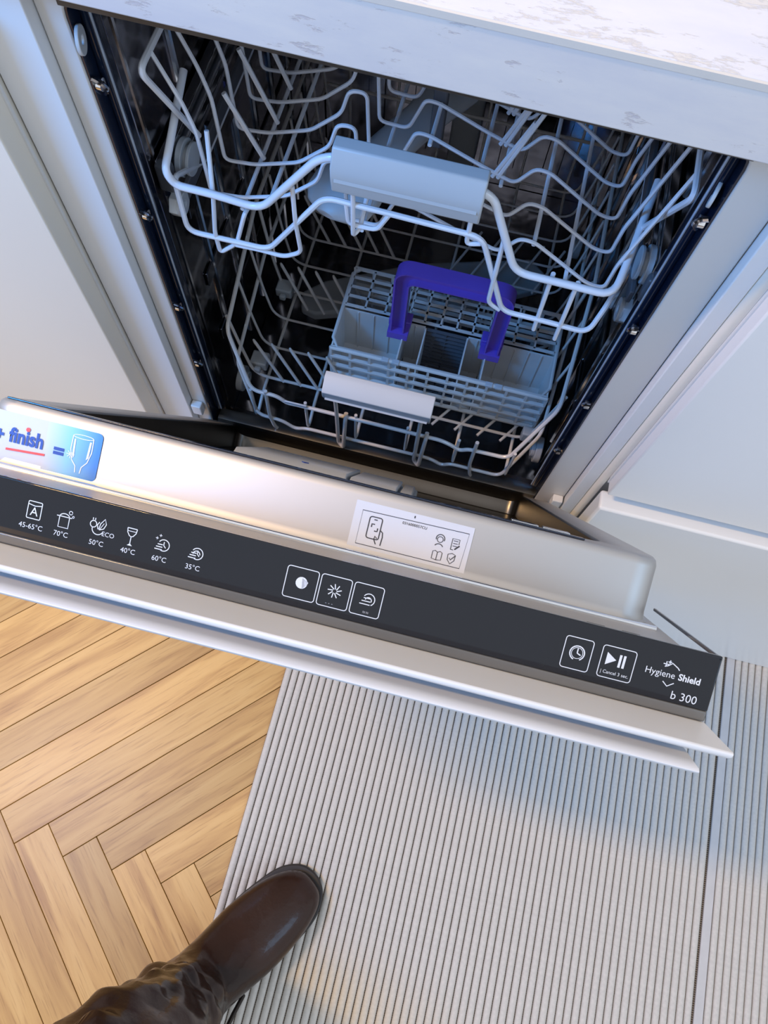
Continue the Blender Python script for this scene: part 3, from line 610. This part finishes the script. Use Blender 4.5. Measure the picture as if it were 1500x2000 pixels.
for sx in (-1, 1):
    rl = build('roller', MB().cyl((sx * 0.1925, 0.078, 0.680), (1, 0, 0), 0.0155, 0.005, 26).cyl((sx * 0.1890, 0.078, 0.680), (1, 0, 0), 0.010, 0.006, 22).cyl((sx * 0.1855, 0.078, 0.680), (1, 0, 0), 0.0135, 0.003, 24), M['handle'], ur, bevel=0.0007)
    ay, az = (0.047, 0.662) if sx < 0 else (0.064, 0.636)
    hx = MB().tube([(sx * 0.1950, ay, az), (sx * 0.1875, ay, az)], 0.0115, 6); hx.ring((sx * 0.1868, ay, az), (1, 0, 0), 0.0032, 0.0105, 0.004, 18)
    build('height_adjuster', hx, M['handle'], ur, bevel=0.0008)
    build('adjuster_plate', MB().box(*sorted((sx * 0.1845, sx * 0.1885)), 0.055, 0.30, 0.658, 0.672), M['plastic_dark'], ur, bevel=0.001)

# ------------------------------------------------------------------ lower rack
lr = thing('lower_rack', 'lower dish rack of grey coated wire holding the cutlery basket', 'dish rack', (0, 0.26, 0.33))
top = [(-0.186, 0.46, 0.512), (-0.186, 0.187, 0.508), (-0.180, 0.052, 0.472), (-0.1500, 0.020, 0.4110), (-0.1211, 0.020, 0.4108), (-0.1100, 0.020, 0.4000), (-0.100, 0.020, 0.4010), (0.0681, 0.020, 0.4000), (0.0800, 0.020, 0.3950), (0.0924, 0.020, 0.3860), (0.1011, 0.020, 0.3945),
       (0.1465, 0.020, 0.3960), (0.180, 0.052, 0.472), (0.186, 0.187, 0.508), (0.186, 0.46, 0.512), (-0.186, 0.46, 0.512)]
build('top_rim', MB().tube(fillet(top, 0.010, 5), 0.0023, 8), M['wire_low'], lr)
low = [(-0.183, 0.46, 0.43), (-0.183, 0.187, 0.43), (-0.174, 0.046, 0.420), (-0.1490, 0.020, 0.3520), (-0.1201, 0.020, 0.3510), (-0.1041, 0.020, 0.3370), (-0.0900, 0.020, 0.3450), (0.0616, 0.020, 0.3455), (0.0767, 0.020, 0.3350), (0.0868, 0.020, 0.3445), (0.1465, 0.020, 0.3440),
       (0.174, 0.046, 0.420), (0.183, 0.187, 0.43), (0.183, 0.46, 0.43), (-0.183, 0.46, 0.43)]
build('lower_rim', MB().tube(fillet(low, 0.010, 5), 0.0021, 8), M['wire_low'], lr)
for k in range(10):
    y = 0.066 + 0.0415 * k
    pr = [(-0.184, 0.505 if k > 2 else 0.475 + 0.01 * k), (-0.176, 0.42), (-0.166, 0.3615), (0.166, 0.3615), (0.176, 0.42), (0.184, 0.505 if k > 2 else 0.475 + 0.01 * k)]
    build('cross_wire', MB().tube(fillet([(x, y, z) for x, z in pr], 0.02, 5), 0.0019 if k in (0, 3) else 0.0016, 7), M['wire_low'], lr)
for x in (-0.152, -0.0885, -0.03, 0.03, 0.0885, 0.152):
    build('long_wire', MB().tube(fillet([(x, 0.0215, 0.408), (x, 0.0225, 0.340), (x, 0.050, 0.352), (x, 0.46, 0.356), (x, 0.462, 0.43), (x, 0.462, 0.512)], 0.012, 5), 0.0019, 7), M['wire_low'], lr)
for r_, (y, ty) in enumerate(((0.0655, 0.077), (0.170, 0.185), (0.275, 0.288), (0.37, 0.383))):
    for q in range(5):
        x = -0.1300 + 0.0214 * q
        build('tine', MB().tube([(x, y, 0.360), (x - 0.0330, ty, 0.416), (x - 0.0345, ty + 0.0005, 0.4195)], [0.0019, 0.0019, 0.0012], 7), M['wire_low'], lr)
for q in range(5):
    x = 0.0265 + 0.0275 * q
    build('folded_tine', MB().tube([(x, 0.0565, 0.3605), (x + 0.040, 0.115, 0.3670)], 0.0017, 7), M['wire_low'], lr)
for q in range(5):
    x = 0.0265 + 0.0275 * q
    build('folded_tine', MB().tube([(x, 0.27, 0.3605), (x + 0.030, 0.34, 0.3670)], 0.0017, 7), M['wire_low'], lr)
hp = [(0.001, 0.470), (-0.0065, 0.488), (-0.0075, 0.4985), (0.0060, 0.5085), (0.0125, 0.5085), (0.0125, 0.500), (0.0070, 0.497), (0.006, 0.470)]
hh = build('handle', MB().prism_x(hp, -0.0590, 0.0530), M['handle'], lr, bevel=0.0009)
build('handle_ridge', MB().prism_x([(-0.0045, 0.4835), (-0.0076, 0.4850), (-0.0060, 0.4870)], -0.056, 0.050), M['handle'], hh)
for x in (-0.050, 0.043):
    build('handle_bracket', MB().tube(fillet([(x, 0.008, 0.474), (x, 0.013, 0.425), (x, 0.018, 0.335), (x + 0.007, 0.014, 0.330), (x + 0.009, 0.017, 0.400), (x + 0.009, 0.021, 0.408)], 0.005, 4), 0.0024, 8), M['wire_low'], lr)
for x in (-0.1335, 0.108):
    build('front_post', MB().tube(fillet([(x, 0.020, 0.416), (x, 0.0185, 0.36), (x + 0.004, 0.0185, 0.333), (x + 0.008, 0.022, 0.318)], 0.006, 4), 0.0022, 8), M['wire_low'], lr)
build('name_clip', MB().box(-0.112, -0.086, 0.0175, 0.0195, 0.4035, 0.4075), M['handle'], lr, bevel=0.0008)
for sx in (-1, 1):
    for y in (0.07, 0.38):
        build('wheel', MB().cyl((sx * 0.186, y, 0.335), (1, 0, 0), 0.016, 0.008, 24).ring((sx * 0.180, y, 0.335), (1, 0, 0), 0.004, 0.010, 0.005, 18), M['plastic'], lr, bevel=0.001)
    for y in (0.10, 0.205):
        if sx < 0:
            build('tine_clip', MB().box(-0.172, -0.152, y - 0.03, y - 0.012, 0.366, 0.380).box(-0.166, -0.158, y - 0.036, y - 0.03, 0.368, 0.376), M['plastic'], lr, bevel=0.002)
build('tine_clip', MB().box(0.158, 0.172, 0.060, 0.072, 0.366, 0.384), M['plastic'], lr, bevel=0.002)

# ------------------------------------------------------------------ cutlery basket
cb = thing('cutlery_basket', 'grey plastic cutlery basket with a purple carrying handle in the lower rack', 'basket', (0.048, 0.14, 0.3655))
BX0, BX1, BY0, BY1, BZ0, BZ1 = -0.0745, 0.1705, 0.0800, 0.1880, 0.3655, 0.4400
bk = MB()
def lattice_y(mb, x0, x1, z0, z1, y, nx, nz, t=0.0012, d=0.0020):      # wall facing y
    for k in range(nx + 1): x = x0 + (x1 - x0) * k / nx; mb.box(x - t, x + t, y - d / 2, y + d / 2, z0, z1)
    for k in range(nz + 1): z = z0 + (z1 - z0) * k / nz; mb.box(x0, x1, y - d / 2 - 0.0010, y + d / 2 + 0.0010, z - t, z + t)
def lattice_z(mb, x0, x1, y0, y1, z, nx, ny, t=0.0012, d=0.0030):      # horizontal lid
    for k in range(nx + 1): x = x0 + (x1 - x0) * k / nx; mb.box(x - t, x + t, y0, y1, z - d / 2, z + d / 2)
    for k in range(ny + 1): y = y0 + (y1 - y0) * k / ny; mb.box(x0, x1, y - t * 1.5, y + t * 1.5, z - d / 2, z + d / 2)
fw = MB(); lattice_y(fw, BX0, BX1, BZ0 + 0.003, BZ1, BY0, 11, 4, 0.0014, 0.0022); fw.tube([(BX0, BY0 - 0.001, BZ1), (BX1, BY0 - 0.001, BZ1)], 0.0022, 8)
build('front_grid', fw, M['basket'], cb, smooth=False)
bw = MB(); lattice_y(bw, BX0, BX1, BZ0, BZ1, BY1, 11, 5); build('back_grid', bw, M['basket'], cb, smooth=False)
rim = [(BX0 + 0.008, BY0, BZ1), (BX0 + 0.0, BY0 + 0.012, BZ1), (BX0, BY1 - 0.008, BZ1), (BX0 + 0.008, BY1, BZ1), (BX1 - 0.008, BY1, BZ1), (BX1, BY1 - 0.008, BZ1), (BX1, BY0 + 0.012, BZ1), (BX1 - 0.008, BY0, BZ1)]
build('rim', MB().tube(rim, 0.0022, 8, closed=True), M['basket'], cb)
for x0, x1 in ((BX0, -0.002), (0.001, 0.0215), (0.071, 0.0925), (0.0955, BX1)):
    wl = MB(); z0 = BZ0
    wl.box(x0, x1, 0.1330, 0.1348, z0, BZ1 - 0.002)
    for k in range(max(2, int((x1 - x0) / 0.0145)) + 1):
        m_ = max(2, int((x1 - x0) / 0.0145)); x = x0 + (x1 - x0) * k / m_; wl.box(x - 0.0007, x + 0.0007, 0.1315, 0.1330, z0, BZ1 - 0.003)
    wl.box(x0, x1, BY0 + 0.004, 0.1348, z0, z0 + 0.0018)
    build('compartment', wl, M['basket'], cb, smooth=False)
for x in (BX0 + 0.001, BX1 - 0.001): build('end_wall', MB().box(x - 0.0009, x + 0.0009, BY0 + 0.003, BY1 - 0.003, BZ0, BZ1), M['basket'], cb, smooth=False)
for x in (-0.0005, 0.094, 0.0222, 0.0702): build('divider', MB().box(x - 0.0008, x + 0.0008, BY0 + 0.002, 0.1340, BZ0, BZ1 - (0 if x in (-0.0005, 0.094) else 0.004)), M['basket'], cb, smooth=False)
wf = MB(); lattice_z(wf, 0.022, 0.070, BY0 + 0.006, 0.134, BZ0 + 0.002, 2, 12, 0.0008, 0.002); lattice_y(wf, 0.022, 0.070, BZ0, BZ1 - 0.006, 0.134, 2, 9, 0.0008, 0.0015)
build('well_grid', wf, M['plastic_dark'], cb, smooth=False)
for x0, x1, nx in ((BX0 + 0.002, -0.004, 3), (0.001, 0.0925, 5), (0.098, BX1 - 0.002, 3)):
    lg = MB(); lattice_z(lg, x0, x1, 0.1370, BY1 - 0.001, BZ1 + 0.0015, nx, 4, 0.0011, 0.0014)
    build('lid_grid', lg, M['basket'], cb, smooth=False)
for x in (-0.012, 0.0, 0.105, 0.116): build('hinge', MB().box(x - 0.004, x + 0.004, BY0 - 0.004, BY0 + 0.002, BZ1 - 0.001, BZ1 + 0.003), M['handle'], cb, bevel=0.0008)
def uu(x0, x1, zt, r, z0, k=6):
    pts = [(x0, z0)] + [(x0 + r - r * math.cos(math.pi / 2 * j / k), zt - r + r * math.sin(math.pi / 2 * j / k)) for j in range(k + 1)]
    return pts + [(x1 - r + r * math.sin(math.pi / 2 * j / k), zt - r + r * math.cos(math.pi / 2 * j / k)) for j in range(k + 1)] + [(x1, z0)]
def arch_xz(mb, inner, outer, y0, y1):
    return mb.loft([[(a[0], y0, a[1]), (b[0], y0, b[1]), (b[0], y1, b[1]), (a[0], y1, a[1])] for a, b in zip(inner, outer)])
ph = MB()
arch_xz(ph, uu(-0.0140, 0.1050, 0.5500, 0.014, 0.447), uu(-0.0158, 0.1068, 0.5518, 0.016, 0.447), 0.1120, 0.1290)     # outer flange
arch_xz(ph, uu(0.0000, 0.0910, 0.5360, 0.006, 0.447), uu(-0.0018, 0.0928, 0.5378, 0.008, 0.447), 0.1120, 0.1290)      # inner flange
arch_xz(ph, uu(0.0000, 0.0910, 0.5360, 0.006, 0.447), uu(-0.0150, 0.1060, 0.5510, 0.015, 0.447), 0.1190, 0.1215)      # web
ph.box(-0.0180, 0.0050, 0.110, 0.131, 0.438, 0.448); ph.box(0.0860, 0.1090, 0.110, 0.131, 0.438, 0.448)
build('carrying_handle', ph, M['purple'], cb, label='purple arched handle')
for x in (-0.007, 0.0975): build('handle_clip', MB().box(x - 0.0125, x + 0.0125, 0.124, 0.138, 0.4415, 0.452), M['purple'], cb, bevel=0.001)

# ------------------------------------------------------------------ floor mats
def floor_mat(x0, nrib, pitch, y0, y1, label, flat_w):
    t = thing('floor_mat', label, 'mat', (x0 + nrib * pitch / 2, (y0 + y1) / 2, 0.0), 'ribbed foam mats on the parquet')
    build('backing', MB().box(x0, x0 + flat_w + nrib * pitch + (0.0 if flat_w else 0.0028), y0, y1, 0.0004, 0.0026), M['groove'], t, smooth=False, label='dark perforated backing between the ribs')
    if flat_w: build('flat_border', MB().box(x0, x0 + flat_w - 0.0008, y0, y1, 0.0026, 0.0062), M['foam_flat'], t, bevel=0.001, label='flat grey border strip')
    r = pitch / 2 - 0.0006; pr = [(-r, 0.0022)]
    for k in range(9): a = math.pi - math.pi * k / 8; pr.append((r * math.cos(a), 0.0040 + 0.0036 * math.sin(a)))
    pr.append((r, 0.0022))
    rb = MB().prism_y(pr[::-1], y0, y1)
    o0 = build('rib', rb, M['foam'], t); o0.location = (x0 + flat_w + pitch / 2, 0, 0)
    for k in range(1, nrib):
        o = o0.copy(); COL.objects.link(o); o.location = (x0 + flat_w + pitch * (k + 0.5), random.uniform(-0.0006, 0.0006), 0)
    return t
floor_mat(-0.0725, 62, 0.01052, -1.25, 0.045, 'wide grey ribbed foam mat under the boot, left of the seam', 0.0)
floor_mat(0.5826, 30, 0.01052, -1.25, 0.045, 'second ribbed foam mat at the right edge, beyond the dotted seam', 0.013)

# ------------------------------------------------------------------ person: boot and leg
ps = thing('person', 'person standing on the ribbed mat in a dark brown leather boot', 'person', (-0.03, -0.6, 0.008))
F0 = Vector((0.0455, -0.4815, 0)); dirv = Vector((-0.583, -0.812, 0)).normalized(); side = Vector((0.812, -0.583, 0))
def ringp(c, ax1, ax2, w, h, n=28, sq=2.3, flat=None):
    out = []
    for k in range(n):
        a = 2 * math.pi * k / n; ca, sa = math.cos(a), math.sin(a)
        x = math.copysign(abs(ca) ** (2 / sq), ca) * w; y = math.copysign(abs(sa) ** (2 / sq), sa) * h
        if flat is not None and y < -flat: y = -flat
        out.append(c + ax1 * x + ax2 * y)
    return out
up3 = Vector((0, 0, 1))
rings = []
prof_f = [(0.002, 0.012, 0.020, 0.010, 0.002), (0.008, 0.023, 0.024, 0.015, 0.002), (0.020, 0.033, 0.029, 0.021, 0.001), (0.045, 0.0425, 0.033, 0.026, 0.0), (0.075, 0.0470, 0.036, 0.029, 0.0), (0.105, 0.0490, 0.041, 0.033, 0.0), (0.130, 0.0465, 0.050, 0.041, 0.0),
          (0.150, 0.0445, 0.061, 0.052, 0.0)]
for s, w, zc, h, lat in prof_f:
    rings.append(ringp(F0 + dirv * s + side * lat + up3 * (zc + 0.004), side, up3, w, h, flat=h * 0.85))
# bend into the shaft
for s, zc, tilt, w, h in ((0.168, 0.078, 20, 0.044, 0.060), (0.184, 0.098, 42, 0.045, 0.056), (0.192, 0.122, 62, 0.047, 0.052), (0.196, 0.148, 78, 0.049, 0.050)):
    t = math.radians(tilt); a2 = up3 * math.cos(t) + (-dirv) * math.sin(t) * 1.0
    rings.append(ringp(F0 + dirv * s + up3 * zc, side, a2, w, h))
for z, w, h, bul in ((0.17, 0.054, 0.053, 0), (0.186, 0.049, 0.050, 0), (0.204, 0.056, 0.056, 0), (0.222, 0.051, 0.052, 0), (0.245, 0.057, 0.058, 0), (0.275, 0.054, 0.056, 0), (0.32, 0.057, 0.058, 0), (0.38, 0.059, 0.060, 0), (0.46, 0.060, 0.061, 0), (0.49, 0.060, 0.061, 0)):
    c = F0 + dirv * (0.192 + 0.02 * math.sin(z * 90)) * 1.0 + side * (0.004 * math.sin(z * 70)) + up3 * z + side * (-0.03 * max(0, z - 0.16) / 0.2)
    c = F0 + dirv * (0.194 + 0.4 * max(0, z - 0.3)) + side * (-0.012 * (z - 0.16) / 0.2 + 0.003 * math.sin(z * 95)) + up3 * z
    tl = 0.18 * math.sin(z * 130)
    rings.append(ringp(c, (side + up3 * tl).normalized(), (-dirv + up3 * tl * 0.8).normalized(), w, h, sq=2.0))
boot = build('boot', MB().loft(rings), M['leather'], ps, label='brown leather boot creased at the ankle')
sub = boot.modifiers.new('sub', 'SUBSURF'); sub.levels = 2; sub.render_levels = 2
tex = bpy.data.textures.new('crease', 'CLOUDS'); tex.noise_scale = 0.036; tex.noise_depth = 1
vg = boot.vertex_groups.new(name='shaft')
for v in boot.data.vertices: vg.add([v.index], min(1, max(0, (v.co.z - 0.07) / 0.08)), 'REPLACE')
dm = boot.modifiers.new('crease', 'DISPLACE'); dm.texture = tex; dm.strength = 0.026; dm.mid_level = 0.5; dm.vertex_group = 'shaft'; dm.texture_coords = 'GLOBAL'
sl = MB(); out = []
for s, w in ((-0.001, 0.004), (0.0005, 0.011), (0.003, 0.018), (0.008, 0.0255), (0.018, 0.0340), (0.030, 0.0400), (0.045, 0.0440), (0.080, 0.0475), (0.115, 0.048), (0.16, 0.041), (0.20, 0.036), (0.235, 0.036), (0.258, 0.028), (0.264, 0.014)): out.append((s, w))
L1 = [F0 + dirv * (s - 0.004) + side * w for s, w in out]; L2 = [F0 + dirv * (s - 0.004) - side * w for s, w in out][::-1]
sl.prism_z([(p.x, p.y) for p in (L1 + L2)][::-1], 0.0078, 0.019)
sl = MB(); L1 = fillet([tuple(p) for p in L1], 0.02, 3); L2 = fillet([tuple(p) for p in L2], 0.02, 3); sl.prism_z([(p.x, p.y) for p in (L1 + L2)][::-1], 0.0078, 0.019)
build('sole', sl, M['sole'], ps, bevel=0.002)
hr = [ringp(F0 + dirv * 0.205 + up3 * z, side, dirv, w, h) for z, w, h in ((0.018, 0.034, 0.054), (0.03, 0.036, 0.056), (0.06, 0.038, 0.056), (0.10, 0.042, 0.052), (0.14, 0.046, 0.045))]
build('heel_counter', MB().loft(hr), M['leather'], ps)
strap = [F0 + dirv * (0.150 + 0.0) + side * 0.047 + up3 * 0.045, F0 + dirv * 0.166 + side * 0.053 + up3 * 0.07, F0 + dirv * 0.172 + side * 0.056 + up3 * 0.10, F0 + dirv * 0.175 + side * 0.060 + up3 * 0.14]
build('zip_pull', MB().tube(strap, 0.0028, 8), M['sole'], ps)
tr = [ringp(F0 + dirv * d + side * s_ + up3 * z, side, -dirv, w, w * 1.03, sq=2.0) for z, d, s_, w in ((0.475, 0.268, -0.026, 0.050), (0.52, 0.290, -0.026, 0.060), (0.60, 0.330, -0.024, 0.064), (0.68, 0.370, -0.02, 0.070))]
build('trouser_leg', MB().loft(tr), M['trouser'], ps)

# lettering becomes real meshes
bpy.context.view_layer.update()
dg = bpy.context.evaluated_depsgraph_get()
for o in TEXTS:
    me = bpy.data.meshes.new_from_object(o.evaluated_get(dg))
    q = bpy.data.objects.new('lettering', me); COL.objects.link(q)
    q.parent = o.parent; q.matrix_parent_inverse = o.matrix_parent_inverse.copy(); q.matrix_basis = o.matrix_basis.copy()
    bpy.data.objects.remove(o)
